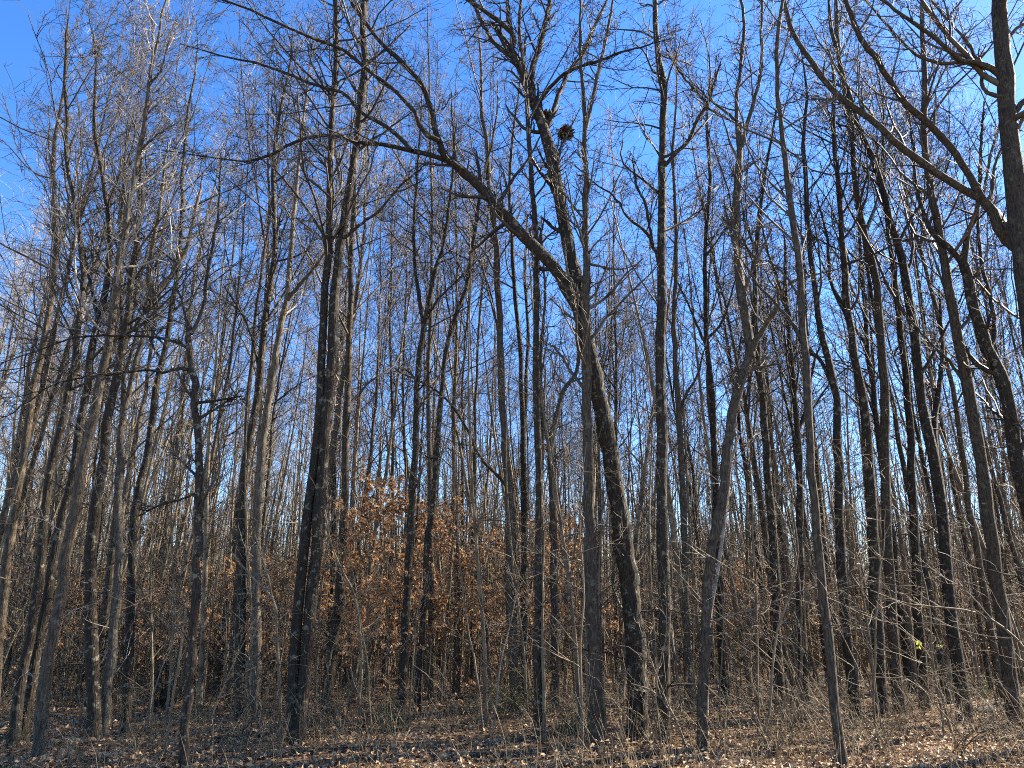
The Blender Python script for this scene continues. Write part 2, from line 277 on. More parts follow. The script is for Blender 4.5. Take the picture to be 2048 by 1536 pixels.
# ------------------------------------------------------------------ the trees one can trace in the photograph
# pts: (u, v) along the trunk from the ground up; w: width in pixels at base and at the last point; limbs: (points, width0, width1, depth slope)
HERO = [
 dict(name='forked_tree', key='big forked tree', label='big dark leaning tree forking into two wide-spreading limbs, squirrel nest in its crown', bark='dark', w=(50, 33),
  pts=[(1275,1485),(1271,1300),(1255,1150),(1236,1000),(1212,860),(1188,745),(1168,660),(1157,612)], ext=0.0, nb=2, t0=0.7, n2=4, l1=0.06,
  limbs=[([(1160,625),(1142,592),(1120,550),(1094,520),(1077,502),(1043,468),(992,410),(951,366),(922,340)],28,19,-.10),
   ([(925,343),(890,312),(876,277),(869,253),(858,205),(841,164),(797,120),(753,75),(718,27),(690,-20)],14,7,-.15),
   ([(878,282),(855,270),(838,253),(835,232),(787,178),(732,137),(684,99),(598,65),(502,20),(430,-5)],11,4,-.25),
   ([(925,342),(886,318),(821,301),(770,290),(708,284),(667,270),(598,280),(547,308),(496,323),(444,318),(376,308)],11,3,.10),
   ([(825,302),(787,263),(718,222),(691,188),(622,167),(581,150),(513,126),(461,116),(410,102)],9,3,.25),
   ([(1162,630),(1160,595),(1150,545),(1138,498),(1118,393),(1101,308),(1081,239),(1060,188),(1043,137),(1019,99)],31,17,.10),
   ([(1066,200),(1064,144),(1081,85),(1098,17),(1106,-40)],14,9,.2),
   ([(1090,262),(1104,230),(1135,147),(1163,116),(1183,68),(1212,5)],11,6,.25),
   ([(1075,208),(1108,167),(1142,140),(1204,120),(1248,103),(1299,89)],9,3,-.3),
   ([(1022,105),(1026,75),(1009,51),(971,24),(930,-5)],13,7,-.15),
   ([(1030,118),(992,89),(964,44),(948,5)],10,6,.3),
   ([(1026,78),(1016,27),(1015,-30)],10,6,.1)]),
 dict(name='twin_stemmed_tree', key='twin-stemmed tree', label='dark lichen-spotted tree with two tight parallel stems, left of the copper-leaved saplings', bark='dark', w=(31, 14),
  pts=[(596,1492),(603,1400),(612,1319),(625,1182),(640,1000),(650,876),(662,739),(667,602),(677,517),(694,410),(715,273),(729,137),(725,51),(730,-30)], ext=1.5, nb=9, t0=0.62, l1=0.11,
  limbs=[([(583,1500),(580,1455),(588,1319),(601,1148),(615,1028),(627,940),(641,807),(646,671),(650,568),(657,500),(660,342),(667,205),(673,102),(670,-30)],25,9,.02),
   ([(655,520),(643,462),(615,420),(585,380),(555,345),(520,315)],7,3,.2),([(684,480),(720,450),(760,420),(800,372),(832,345)],7,3,-.2)]),
 dict(name='straight_tree', key='straight dark tree', label='straight dark slim tree with a sunlit right edge, beside a small green seedling', bark='dark', w=(22, 9),
  pts=[(1074,1482),(1077,1318),(1077,1148),(1079,1011),(1077,910),(1073,773),(1072,637),(1073,500),(1066,400),(1060,308),(1052,180),(1040,60)], ext=2.5, nb=13, t0=0.5, limbs=[]),
 dict(name='grey_tree', key=None, label='grey straight tree directly behind the big forked tree, overlapping its leaning trunk', bark='grey', w=(36, 10),
  pts=[(1194,1492),(1187,1300),(1181,1150),(1177,980),(1174,800),(1172,600),(1172,500),(1171,342),(1170,239)], ext=0, nb=14, t0=0.5,
  limbs=[([(1171,260),(1187,188),(1204,113),(1224,17),(1230,-30)],9,4,.1),([(1171,250),(1165,170),(1160,80),(1162,-20)],9,4,-.1)]),
 dict(name='slim_tree', key=None, label='grey slim tree rising from the green seedling, with a slight bend at mid height', bark='grey', w=(25, 9),
  pts=[(1036,1428),(1029,1350),(1022,1250),(1019,1148),(1019,1028),(1017,978),(1009,876),(1002,739),(1000,637),(993,568),(993,496),(980,393),(975,300),(962,200)], ext=3, nb=14, t0=0.45, limbs=[([(1001,700),(985,600),(965,540),(940,480),(905,440)],5,2.5,.2)]),
 dict(name='slim_tree', key=None, label='slim dark tree squeezed between the bent slim tree and the straight dark tree', bark='dark', w=(17, 7),
  pts=[(1048,1412),(1048,1250),(1048,1079),(1048,944),(1044,808),(1040,700),(1032,600),(1025,500),(1020,400),(1024,280)], ext=4, nb=12, t0=0.5, limbs=[([(1046,900),(1053,760),(1056,650),(1050,560),(1054,470)],9,5,.3)]),
 dict(name='knotted_tree', key='knotted dark tree', label='dark upright tree with knots and a broken-ended limb, right of the big forked tree', bark='dark', w=(31, 12),
  pts=[(1324,1492),(1328,1319),(1328,1148),(1323,1045),(1322,944),(1322,808),(1320,671),(1325,568),(1323,496),(1325,342),(1327,239),(1328,171),(1318,113),(1313,68),(1308,-20)], ext=2, nb=11, t0=0.5,
  limbs=[([(1318,525),(1310,502),(1289,461),(1258,437),(1228,393),(1193,369)],9,3,.2),([(1306,492),(1296,440),(1290,405),(1274,375),(1270,350)],6,5,-.2),
   ([(1327,335),(1350,308),(1375,284),(1396,239),(1416,205),(1430,160)],9,6,-.1),([(1415,208),(1382,171),(1348,126),(1330,90)],6,2.5,.2)]),
 dict(name='bent_tree', key='bent pale tree', label='pale grey tree bending right then back upright, with a dark side limb at the bend', bark='grey', w=(24, 22),
  pts=[(1404,1500),(1404,1400),(1411,1319),(1417,1148),(1441,1011),(1449,970),(1462,842),(1485,756),(1501,705)], ext=0, nb=2, t0=0.7,
  limbs=[([(1500,715),(1493,654),(1482,585),(1475,500),(1473,440),(1472,400),(1478,325),(1479,300)],20,13,.05),
   ([(1479,305),(1473,205),(1481,137),(1488,68),(1484,10),(1470,-30)],9,5,.1),([(1480,300),(1492,256),(1512,188),(1522,137),(1523,50),(1525,-30)],9,5,-.1),
   ([(1500,708),(1512,680),(1530,652),(1552,618),(1562,585),(1590,560),(1620,552)],14,4,-.25),
   ([(1478,500),(1500,470),(1530,450),(1558,440)],5,2,.3),([(1472,240),(1440,215),(1405,185),(1365,145)],6,2,.2)]),
 dict(name='lichen_tree', key='lichen-patched tree', label='slender tree patched with pale lichen standing nearest the camera at lower right', bark='grey', w=(24, 9),
  pts=[(1687,1538),(1667,1387),(1652,1250),(1640,1140),(1627,1011),(1618,870),(1610,700),(1601,585),(1590,478),(1577,376),(1567,308),(1560,239),(1553,137),(1560,34)], ext=2, nb=12, t0=0.45, limbs=[([(1612,690),(1580,640),(1545,600),(1510,560),(1490,530)],8,3,.2),([(1604,600),(1570,550),(1540,525),(1500,510)],5,2,-.2)]),
 dict(name='slender_tree', key=None, label='dark wavy tree just right of the lichen-patched tree, kinked where a side limb leaves', bark='dark', w=(25, 9),
  pts=[(1712,1440),(1700,1330),(1686,1182),(1680,1050),(1677,944),(1674,808),(1657,722),(1640,654),(1632,590),(1620,500),(1612,400),(1608,280)], ext=3, nb=13, t0=0.5, limbs=[([(1672,790),(1640,720),(1605,690),(1575,620),(1540,560)],9,3,.2)]),
 dict(name='leaning_tree', key=None, label='dark tree leaning left, left one of a close pair in the right-hand stand', bark='dark', w=(30, 10),
  pts=[(1765,1430),(1755,1280),(1749,1148),(1742,1000),(1735,880),(1727,808),(1711,722),(1698,637),(1688,520),(1680,400),(1668,260)], ext=3, nb=14, t0=0.5, limbs=[([(1700,650),(1682,610),(1660,560),(1655,480),(1640,420)],9,4,.2)]),
 dict(name='leaning_tree', key=None, label='grey straight tree, right one of a close pair in the right-hand stand', bark='grey', w=(26, 9),
  pts=[(1800,1425),(1785,1250),(1776,1100),(1770,944),(1769,808),(1763,705),(1755,585),(1738,500),(1724,444),(1711,376),(1701,239),(1683,154),(1672,20)], ext=3, nb=13, t0=0.45, limbs=[]),
 dict(name='leaning_tree', key='long-limbed tree', label='dark tree with long bare trunk curving up to the left, thin rising side limbs', bark='dark', w=(30, 9),
  pts=[(1928,1440),(1905,1250),(1888,1080),(1872,944),(1852,850),(1838,773),(1830,671),(1816,585),(1803,517),(1786,461),(1765,376),(1741,308),(1717,246),(1683,137),(1662,51)], ext=2, nb=12, t0=0.4,
  limbs=[([(1836,760),(1870,700),(1900,640),(1925,590)],7,3,-.2),([(1872,944),(1868,850),(1878,780),(1885,700),(1880,610)],14,6,.3)]),
 dict(name='leaning_tree', key='tall grey leaning tree', label='tall grey tree leaning left, tallest straight trunk of the right-hand stand', bark='grey', w=(34, 11),
  pts=[(2030,1450),(2005,1250),(1985,1114),(1964,944),(1944,808),(1927,739),(1912,654),(1896,568),(1885,500),(1874,444),(1861,376),(1848,273),(1850,171),(1844,34)], ext=2, nb=13, t0=0.4, limbs=[([(1938,780),(1905,730),(1865,690),(1830,650)],8,3,.2)]),
 dict(name='leaning_tree', key=None, label='thick dark leaning tree forking beneath the two long limbs at the right edge', bark='dark', w=(36, 22),
  pts=[(2130,1460),(2085,1150),(2039,944),(2016,808),(1995,739),(1975,698),(1954,637),(1937,568),(1927,527)], ext=0, nb=4, t0=0.5,
  limbs=[([(1930,535),(1905,500),(1870,470),(1845,420),(1830,350),(1822,260)],13,5,.2),([(1928,530),(1935,470),(1955,420),(1960,340),(1965,250)],14,5,-.1),
   ([(1975,700),(1990,665),(1980,596),(1962,517),(1955,440)],10,6,.25)]),
 dict(name='thick_tree', key=None, label='thick tree trunk rising at the upper right corner with branches to both sides', bark='grey', w=(56, 31),  # lighter grey bark paints in the haze over this trunk
  pts=[(2150,1500),(2120,1150),(2085,800),(2060,620),(2042,478),(2028,342),(2018,239),(2008,137),(2001,34),(1998,-40)], ext=2.5, nb=10, t0=0.5,
  limbs=[([(2008,160),(1991,144),(1953,126),(1922,120),(1888,92),(1854,65),(1809,34),(1765,0),(1740,-15)],12,5,-.15),
   ([(1930,122),(1900,127),(1878,126),(1837,113),(1803,82),(1768,44),(1731,0)],8,4,.2),([(2012,195),(1970,181),(1960,137),(1929,79),(1861,0)],9,4,.3),
   ([(2020,240),(2045,205),(2070,190),(2110,150)],14,7,-.1),([(2006,100),(2030,60),(2060,40),(2100,0)],8,4,.2)]),
 dict(name='limbed_tree', key=None, label='dark tree outside the right edge sending two long limbs up across the sky', bark='grey', w=(40, 22),  # grey instead of dark bark: haze put into the colour
  pts=[(2230,1490),(2215,1250),(2190,1000),(2150,750),(2095,595),(2048,513),(2015,478),(1987,427),(1966,400)], ext=0, nb=4, t0=0.6,
  limbs=[([(1970,403),(1912,369),(1844,325),(1792,284),(1741,239),(1690,202),(1656,171),(1621,120),(1587,68),(1567,0),(1560,-40)],16,8,.08),
   ([(1968,402),(1946,366),(1912,308),(1861,250),(1809,205),(1775,154),(1751,113),(1724,85),(1707,41),(1690,0),(1680,-40)],15,8,-.12),
   ([(1978,415),(1985,375),(1990,330),(2010,280)],9,4,.3)]),
 # ---- left of the picture
 dict(name='edge_tree', key=None, label='pale-lit tree furthest to the left, its foot hidden beyond the frame edge', bark='grey', w=(26, 10),
  pts=[(-14,1440),(-5,1300),(14,1131),(28,1013),(48,910),(68,773),(83,705),(99,620),(109,534),(112,461),(108,380),(110,280)], ext=4, nb=13, t0=0.45, limbs=[]),
 dict(name='dark_tree', key=None, label='dark tree at lower left, left one of a pair sharing nearly one foot', bark='dark', w=(26, 8),
  pts=[(26,1494),(44,1353),(62,1250),(79,1148),(90,1013),(107,910),(124,842),(145,739),(158,637),(167,568),(164,500),(150,420),(135,330),(130,200),(133,80)], ext=0.5, nb=15, t0=0.4, limbs=[]),
 dict(name='dark_tree', key=None, label='dark tree at lower left, right one of a pair sharing nearly one foot', bark='dark', w=(27, 10),
  pts=[(46,1490),(58,1387),(82,1267),(103,1148),(138,978),(161,842),(181,722),(198,637),(212,568),(219,500),(215,430),(205,360),(190,250)], ext=3, nb=14, t0=0.42, limbs=[([(198,640),(180,560),(160,480),(142,420),(128,340)],9,4,.2)]),
 dict(name='white_topped_tree', key='white-topped tree', label='tall tree whose upper trunk and branches shine white against deep blue sky', bark='grey', w=(34, 6), twig='twig_pale',
  pts=[(76,1528),(83,1421),(99,1319),(117,1216),(138,1079),(161,944),(181,859),(198,773),(212,705),(226,620),(238,520),(253,444),(267,359),(277,308),(287,246),(297,171),(311,102),(325,17)], ext=0.6, nb=14, t0=0.42,
  limbs=[([(277,305),(300,282),(325,262),(338,255)],5,2,-.2),([(290,230),(310,215),(330,195)],4,2,.2),([(300,170),(322,140),(335,95),(345,60)],5,2,-.1)]),
 dict(name='shaded_tree', key=None, label='wide dark trunk just right of the white-topped tree, straight and unforked', bark='dark', w=(34, 9),
  pts=[(190,1478),(184,1300),(182,1114),(192,1000),(203,955),(216,842),(237,739),(253,637),(264,551),(273,480),(280,380),(283,280)], ext=3, nb=14, t0=0.45, limbs=[]),
 dict(name='pale_leaning_tree', key=None, label='pale tree leaning right with a bright forking top, behind the long crooked side limb', bark='pale', w=(28, 9), twig='twig_pale',
  pts=[(207,1474),(214,1400),(226,1284),(236,1150),(238,1000),(240,880),(247,825),(273,722),(291,654),(304,602)], ext=0, nb=5, t0=0.5,
  limbs=[([(303,606),(322,572),(342,551),(369,507),(385,450),(400,380)],13,5,.1),([(304,604),(298,550),(308,480),(322,400),(330,330)],12,5,-.1)]),
 dict(name='dark_tree', key=None, label='dark slender tree between the pale leaning tree and the crooked tree', bark='dark', w=(24, 8),
  pts=[(251,1462),(260,1250),(266,1080),(274,996),(295,893),(311,790),(322,722),(335,654),(345,602),(355,534),(363,450),(365,360),(372,250)], ext=3, nb=14, t0=0.45, limbs=[([(322,720),(305,690),(297,670)],6,4,.1)]),
 dict(name='crooked_tree', key='crooked tree', label='crooked dark tree with a knobby top and long level limbs reaching left', bark='dark', w=(25, 15),
  pts=[(364,1540),(369,1472),(379,1353),(390,1216),(396,1079),(397,1013),(398,910),(391,808),(384,746),(380,691),(381,660)], ext=0.05, nb=5, t0=0.5,
  limbs=[([(385,752),(373,738),(352,737),(328,746),(297,739),(246,746),(171,755),(103,770),(60,800)],7,2.5,.15),
   ([(381,700),(355,685),(308,674),(239,671),(154,674),(85,698),(34,715)],6.5,2.5,-.15),([(382,668),(394,644),(407,609),(414,551),(424,500),(436,430),(440,350)],8,4,.1),
   ([(392,806),(427,802),(455,797)],7,4,-.1),([(379,690),(374,660),(372,640),(362,600),(350,560)],7,3,.2),([(395,985),(360,1000),(320,1010),(290,1025)],5,3,-.2)]),
 dict(name='shaded_tree', key=None, label='shaded trunk closely left of the white-limbed tree, left of the twin stems', bark='dark', w=(28, 9),
  pts=[(480,1440),(482,1250),(483,1080),(489,944),(506,842),(520,739),(530,637),(543,551),(550,480),(547,342),(560,222)], ext=3, nb=13, t0=0.45, limbs=[([(518,750),(508,690),(490,640),(460,590)],6,3,.2)]),
 dict(name='white_limbed_tree', key=None, label='tree with a bright white forking upper limb just left of the twin stems', bark='pale', w=(28, 14), twig='twig_pale',
  pts=[(512,1438),(512,1300),(513,1100),(520,944),(533,825),(547,739),(561,654),(574,600)], ext=0, nb=2, t0=0.8,
  limbs=[([(573,603),(595,575),(632,531),(652,500),(672,440)],9,4,-.05),([(574,600),(579,534),(586,450),(598,325),(610,210),(622,110)],12,4,.1)]),
 # ---- middle
 dict(name='low_forked_tree', key='tree amid copper leaves', label='dark tree standing amid copper leaves, forking into a narrow V halfway up', bark='dark', w=(22, 13),
  pts=[(801,1444),(808,1319),(815,1182),(821,1079),(825,1000),(831,876),(837,739),(848,650)], ext=0, nb=5, t0=0.5,
  limbs=[([(848,655),(838,589),(831,534),(828,440),(836,330),(842,230)],9,4,.1),([(848,652),(862,582),(872,534),(887,490),(900,400),(908,310),(905,240)],11,4,-.1),([(853,640),(875,600),(900,575),(935,540)],6,3,-.2)]),
 dict(name='slender_tree', key=None, label='slender dark tree leaning right at copper leaves, closest right of the narrow V tree', bark='dark', w=(16, 8),
  pts=[(836,1430),(837,1353),(846,1250),(856,1079),(865,996),(876,876),(886,756),(896,688),(911,630),(926,600),(936,555),(948,480),(960,390)], ext=4, nb=12, t0=0.5, limbs=[]),
 dict(name='dead_leaning_tree', key=None, label='thin dead stem slanting far to the left, behind the slim bent tree', bark='dark', w=(11, 4),
  pts=[(1032,1400),(1030,1150),(1028,1020),(1012,972),(958,910),(930,849),(896,801),(855,770),(800,745)], ext=0.5, nb=7, t0=0.6, limbs=[]),
 dict(name='low_forked_tree', key=None, label='grey tree splitting low into a wide V, left of the big leaning trunk', bark='grey', w=(22, 14),
  pts=[(1112,1418),(1110,1250),(1107,1050),(1104,944),(1099,890)], ext=0, nb=2, t0=0.8, limbs=[([(1100,896),(1084,808),(1082,700),(1090,600),(1085,480)],10,4,.1),([(1100,892),(1111,842),(1128,780),(1152,745),(1160,680),(1165,600)],12,5,.2)]),
 dict(name='slender_tree', key=None, label='slender grey tree close right of the knotted dark tree', bark='grey', w=(19, 7),
  pts=[(1378,1425),(1372,1250),(1370,1100),(1364,944),(1356,808),(1350,700),(1350,600),(1352,450),(1346,300)], ext=4, nb=13, t0=0.45, limbs=[([(1358,830),(1372,790),(1395,750),(1408,700)],7,3,.2)]),
 dict(name='slender_tree', key=None, label='slender wavy tree next left of the bent pale tree', bark='dark', w=(18, 7),
  pts=[(1452,1410),(1440,1250),(1432,1050),(1428,900),(1422,773),(1412,671),(1409,560),(1413,460),(1420,350),(1415,250)], ext=4, nb=13, t0=0.45, limbs=[([(1411,690),(1390,640),(1368,590),(1352,560)],6,3,.2),([(1412,680),(1440,650),(1460,600),(1470,560)],6,3,-.2)]),
 dict(name='slender_tree', key=None, label='dark tree next right of the bent pale tree, hidden behind its bend higher up', bark='dark', w=(24, 8),
  pts=[(1560,1415),(1552,1250),(1548,1100),(1540,1000),(1530,880),(1522,773),(1515,700),(1510,600),(1515,480),(1530,350)], ext=4, nb=13, t0=0.45, limbs=[]),
 dict(name='slender_tree', key=None, label='dark tree midway between the bent pale tree and the lichen-patched tree, forked high', bark='dark', w=(22, 9),
  pts=[(1610,1410),(1602,1250),(1600,1100),(1600,944),(1594,850),(1588,780),(1580,680),(1570,560)], ext=2, nb=10, t0=0.45, limbs=[([(1598,860),(1615,810),(1625,740),(1640,690)],8,4,.2),([(1575,620),(1555,560),(1535,500),(1520,430)],7,3,-.2)]),
 dict(name='slender_tree', key=None, label='dark trunk behind the long-limbed tree, leaning left beside it', bark='dark', w=(24, 8),
  pts=[(1850,1415),(1838,1250),(1832,1100),(1825,990),(1822,900),(1815,780),(1800,660),(1790,560),(1775,450),(1765,330)], ext=4, nb=13, t0=0.45, limbs=[]),
]

LAND = []            # landmarks used by the labels of the background trees: (u of the foot, phrase)
def build_hero(h, idx):
    rng = np.random.default_rng(900 + idx)
    u0, v0 = h['pts'][0]; g = ground_at(u0, v0); Y0 = float(g[1]); base = np.array([g[0], Y0, 0.0])
    px = lambda Y, v: Y / (CP + (v - 768) / FPX * SP) / FPX       # metres per pixel at that depth
    root = empty(h['name'], (g[0], Y0, gz(g[0], Y0)))
    base[2] = gz(g[0], Y0)
    mat = h['bark']; tw = h.get('twig', {'dark': 'twig_dark', 'grey': 'twig_grey', 'pale': 'twig_grey'}[mat])
    pts = [at(u, v, Y0) for u, v in h['pts']]
    lean = rng.uniform(-0.05, 0.05)
    pts = [at(u, v, Y0 + lean * max(0, p[2])) for (u, v), p in zip(h['pts'], pts)]
    pts[0][2] = -0.12
    n = len(pts); wd = (0.76 if h['pts'][0][0] < 560 else 0.84) * np.interp(np.linspace(0, 1, n), [0, 1], h['w'])
    r = [0.5 * wd[i] * px(pts[i][1], h['pts'][i][1]) for i in range(n)]
    if h['ext'] > 0:
        d = nrm(pts[-1] - pts[-2]); e = h['ext']
        pts += [pts[-1] + d * e * 0.5 + np.array([0.05, 0, 0.1]) * e, pts[-1] + d * e + np.array([0, 0.05, 0.15]) * e]; r += [r[-1] * 0.6, 0.008 if e > 0.1 else r[-1] * 0.6]
    s = np.concatenate([[0], np.cumsum(np.linalg.norm(np.diff(np.array(pts), axis=0), axis=1))])
    P, q = smooth_path(pts, 34, rng, 0.012); R = np.interp(q, s, r)
    R = R * (1 + 0.30 * np.exp(-q / 0.25)) * (1 + 0.035 * rng.standard_normal(len(R)))
    P = P - base
    b = Buf(); b.tubes(P[None], R[None], 12, 0.025, rng); b.obj('trunk', mat, root)
    stems = [(P, R)]
    for lp, w0, w1, sl in h['limbs']:
        A0 = at(*lp[0], Y0)
        # start on the nearest stem, in depth too
        best = min(((np.linalg.norm(Q[:, [0, 2]] + base[[0, 2]] - A0[[0, 2]], axis=1).min(), Q) for Q, _ in stems), key=lambda z: z[0])[1]
        j = np.linalg.norm(best[:, [0, 2]] + base[[0, 2]] - A0[[0, 2]], axis=1).argmin(); Ys = best[j][1] + Y0
        pp = []; run = 0; last = None
        for u, v in lp:
            p = at(u, v, Ys)
            if last is not None: run += np.linalg.norm(p - last)
            last = p; pp.append(at(u, v, Ys + sl * run))
        lr = [0.5 * x * px(p[1], v) for x, p, (u, v) in zip(np.linspace(w0, w1, len(pp)), pp, lp)]
        d = nrm(pp[-1] - pp[-2]); pp.append(pp[-1] + d * min(1.2, 0.12 * run + 0.15)); lr.append(lr[-1] * 0.45)
        s = np.concatenate([[0], np.cumsum(np.linalg.norm(np.diff(np.array(pp), axis=0), axis=1))])
        LP, q = smooth_path(pp, 24, rng, 0.008); LR = np.interp(q, s, lr) * (1 + 0.04 * rng.standard_normal(24))
        LP = LP - base
        b = Buf(); b.tubes(LP[None], LR[None], 9, 0.02, rng); b.obj('limb', mat, root)
        stems.append((LP, LR))
    c = Buf()
    crown(c, stems[:1], rng, n1=h['nb'], n2=h.get('n2', 6), n3=6, n4=1, t0=h['t0'], l1=h.get('l1', 0.17), a1=0.8, sprouts=9, up=0.10)
    for P_, R_ in stems[1:]:
        Ln = np.linalg.norm(np.diff(P_, axis=0), axis=1).sum()
        crown(c, [(P_, R_)], rng, n1=int(4 + 1.3 * Ln), n2=5, n3=5, n4=1, t0=0.5 if Ln > 8 else 0.2, l1=max(0.13, min(0.5, 1.2 / Ln)), a1=0.85, sprouts=0, up=0.08)
    c.obj('crown', tw, root)
    tag(root, h['label'], 'tree')
    if h['key']: LAND.append((u0, h['key']))
    return root
heroes = [build_hero(h, i) for i, h in enumerate(HERO)]
LAND.sort()

# ------------------------------------------------------------------ copies of a kind
ORD = ['first','second','third','fourth','fifth','sixth','seventh','eighth','ninth','tenth','eleventh','twelfth','thirteenth','fourteenth','fifteenth','sixteenth','seventeenth','eighteenth','nineteenth','twentieth','twenty-first','twenty-second','twenty-third','twenty-fourth','twenty-fifth','twenty-sixth','twenty-seventh','twenty-eighth','twenty-ninth','thirtieth']
def label_row(objs, kind_phrase, group):
    """each label counts from one traced tree towards the next, by where the foot shows"""
    zone = {}
    for o in objs:
        u = project(o.location)[0]
        z = sum(1 for l in LAND if l[0] < u); zone.setdefault(z, []).append((u, o))
    for z, L in zone.items():
        L.sort(key=lambda a: a[0])
        a = 'the left edge' if z == 0 else 'the ' + LAND[z - 1][1]; b = 'the right edge' if z == len(LAND) else 'the ' + LAND[z][1]
        for i, (u, o) in enumerate(L):
            o['label'] = f'{ORD[min(i, 29)]} {kind_phrase} from {a} towards {b}'; o['group'] = group
def variant_copy(name, parts, loc, rz, sc, cat):
    o = empty(name, loc, rz, sc); o['category'] = cat
    for pn, me in parts: link(pn, me, o)
    return o

# ------------------------------------------------------------------ background trees
def tree_variant(seed, H, mat, tw, lo=False, fork=True, girth=1.0):
    rng = np.random.default_rng(seed)
    k = 7; pts = [np.array([0, 0, -0.15])]; d = np.array([0.0, 0, 1])
    for j in range(1, k):
        d = nrm(d + np.array([*(0.055 * rng.standard_normal(2)), 0.35])); pts.append(pts[-1] + d * H / (k - 1))
    P, q = smooth_path(pts, 14 if lo else 26, rng, 0.015); t = q / q[-1]
    r0 = 0.0056 * H * girth
    R = r0 * (1 - t) ** 0.85 * 0.93 + 0.008; R = R * (1 + 0.5 * np.exp(-q / 0.3))
    tb = Buf(); tb.tubes(P[None], R[None], 6 if lo else 9, 0.02, rng)
    stems = [(P, R)]
    # one or two forks that climb beside the stem
    if fork:
        for _ in range(rng.integers(1, 3)):
            f = spawn(P[None], R[None], 1, 0.42, 0.62, 0.42, 0.36, 12, 0.62, rng, up=0.13, wig=0.06, prof=0.2)
            tb.tubes(*f, 5 if lo else 7); stems.append((f[0][0], f[1][0]))
    c = Buf()
    if lo:
        crown(c, stems[:1], rng, n1=9, n2=4, n3=3, t0=0.45, l1=0.17, a1=0.72, sprouts=0, up=0.12, thick=1.15)
    else:
        crown(c, stems[:1], rng, n1=14, n2=8, n3=6, n4=1, t0=0.34, l1=0.21, a1=0.72, sprouts=26, up=0.12, thick=1.05)
        crown(c, stems[1:], rng, n1=9, n2=6, n3=5, n4=1, t0=0.2, l1=0.3, a1=0.7, sprouts=0, up=0.12, thick=1.05)
    return tb, c, mat, tw
VAR = []
for i in range(9):
    tb, c, mat, tw = tree_variant(50 + i, 19.0, ['grey', 'dark', 'pale'][i % 3], ['twig_grey', 'twig_grey', 'twig_pale'][i % 3], girth=[0.62, 0.95, 0.8, 0.75, 0.6, 1.05, 1.0, 0.7, 0.66][i])
    VAR.append([('trunk', tb.mesh('trunk', mat)), ('crown', c.mesh('crown', tw))])

def place(n, ymin, ymax, sep, umin=-160, umax=2200, keep=()):
    rng = np.random.default_rng(77 + n); out = list(keep); new = []
    tries = 0
    while len(new) < n and tries < 60000:
        tries += 1
        Y = math.sqrt(rng.uniform(ymin ** 2, ymax ** 2)); u = rng.uniform(umin, umax); x = (u - 1024) / FPX * (Y * CP - CAM_H * SP)
        if all((x - a) ** 2 + (Y - b) ** 2 > sep ** 2 for a, b in out):
            out.append((x, Y)); new.append((x, Y))
    return new
hero_xy = [(o.location.x, o.location.y) for o in heroes]
rng = np.random.default_rng(5)
near_xy = place(72, 17, 34, 1.5, keep=hero_xy)
far_xy = place(100, 34, 62, 2.0)
near_trees, far_trees = [], []
for lst, dst, nm in ((near_xy, near_trees, 'slender_tree'), (far_xy, far_trees, 'thin_tree')):
    for x, y in lst:
        left = x / y < -0.25
        cand = [2, 5, 8, 0, 3, 6] if left else [0, 1, 3, 4, 6, 7]  # left side draws on trees whose twig colour carries painted sunlight
        o = variant_copy(nm, VAR[cand[rng.integers(len(cand))]], (x, y, float(gz(x, y))), rng.uniform(0, 6.28), 1, 'tree')
        s = rng.uniform(0.86, 1.22); k_ = rng.uniform(0.85, 1.12); o.scale = (s * k_, s * k_ * rng.uniform(0.92, 1.08), s)
        o.rotation_euler = (rng.normal(0, 0.025), rng.normal(0, 0.025), o.rotation_euler.z); dst.append(o)
label_row(near_trees, 'slender background tree', 'slender trees standing behind the traced front row')
label_row(far_trees, 'thin far-off tree', 'thin trees deep in the wood')

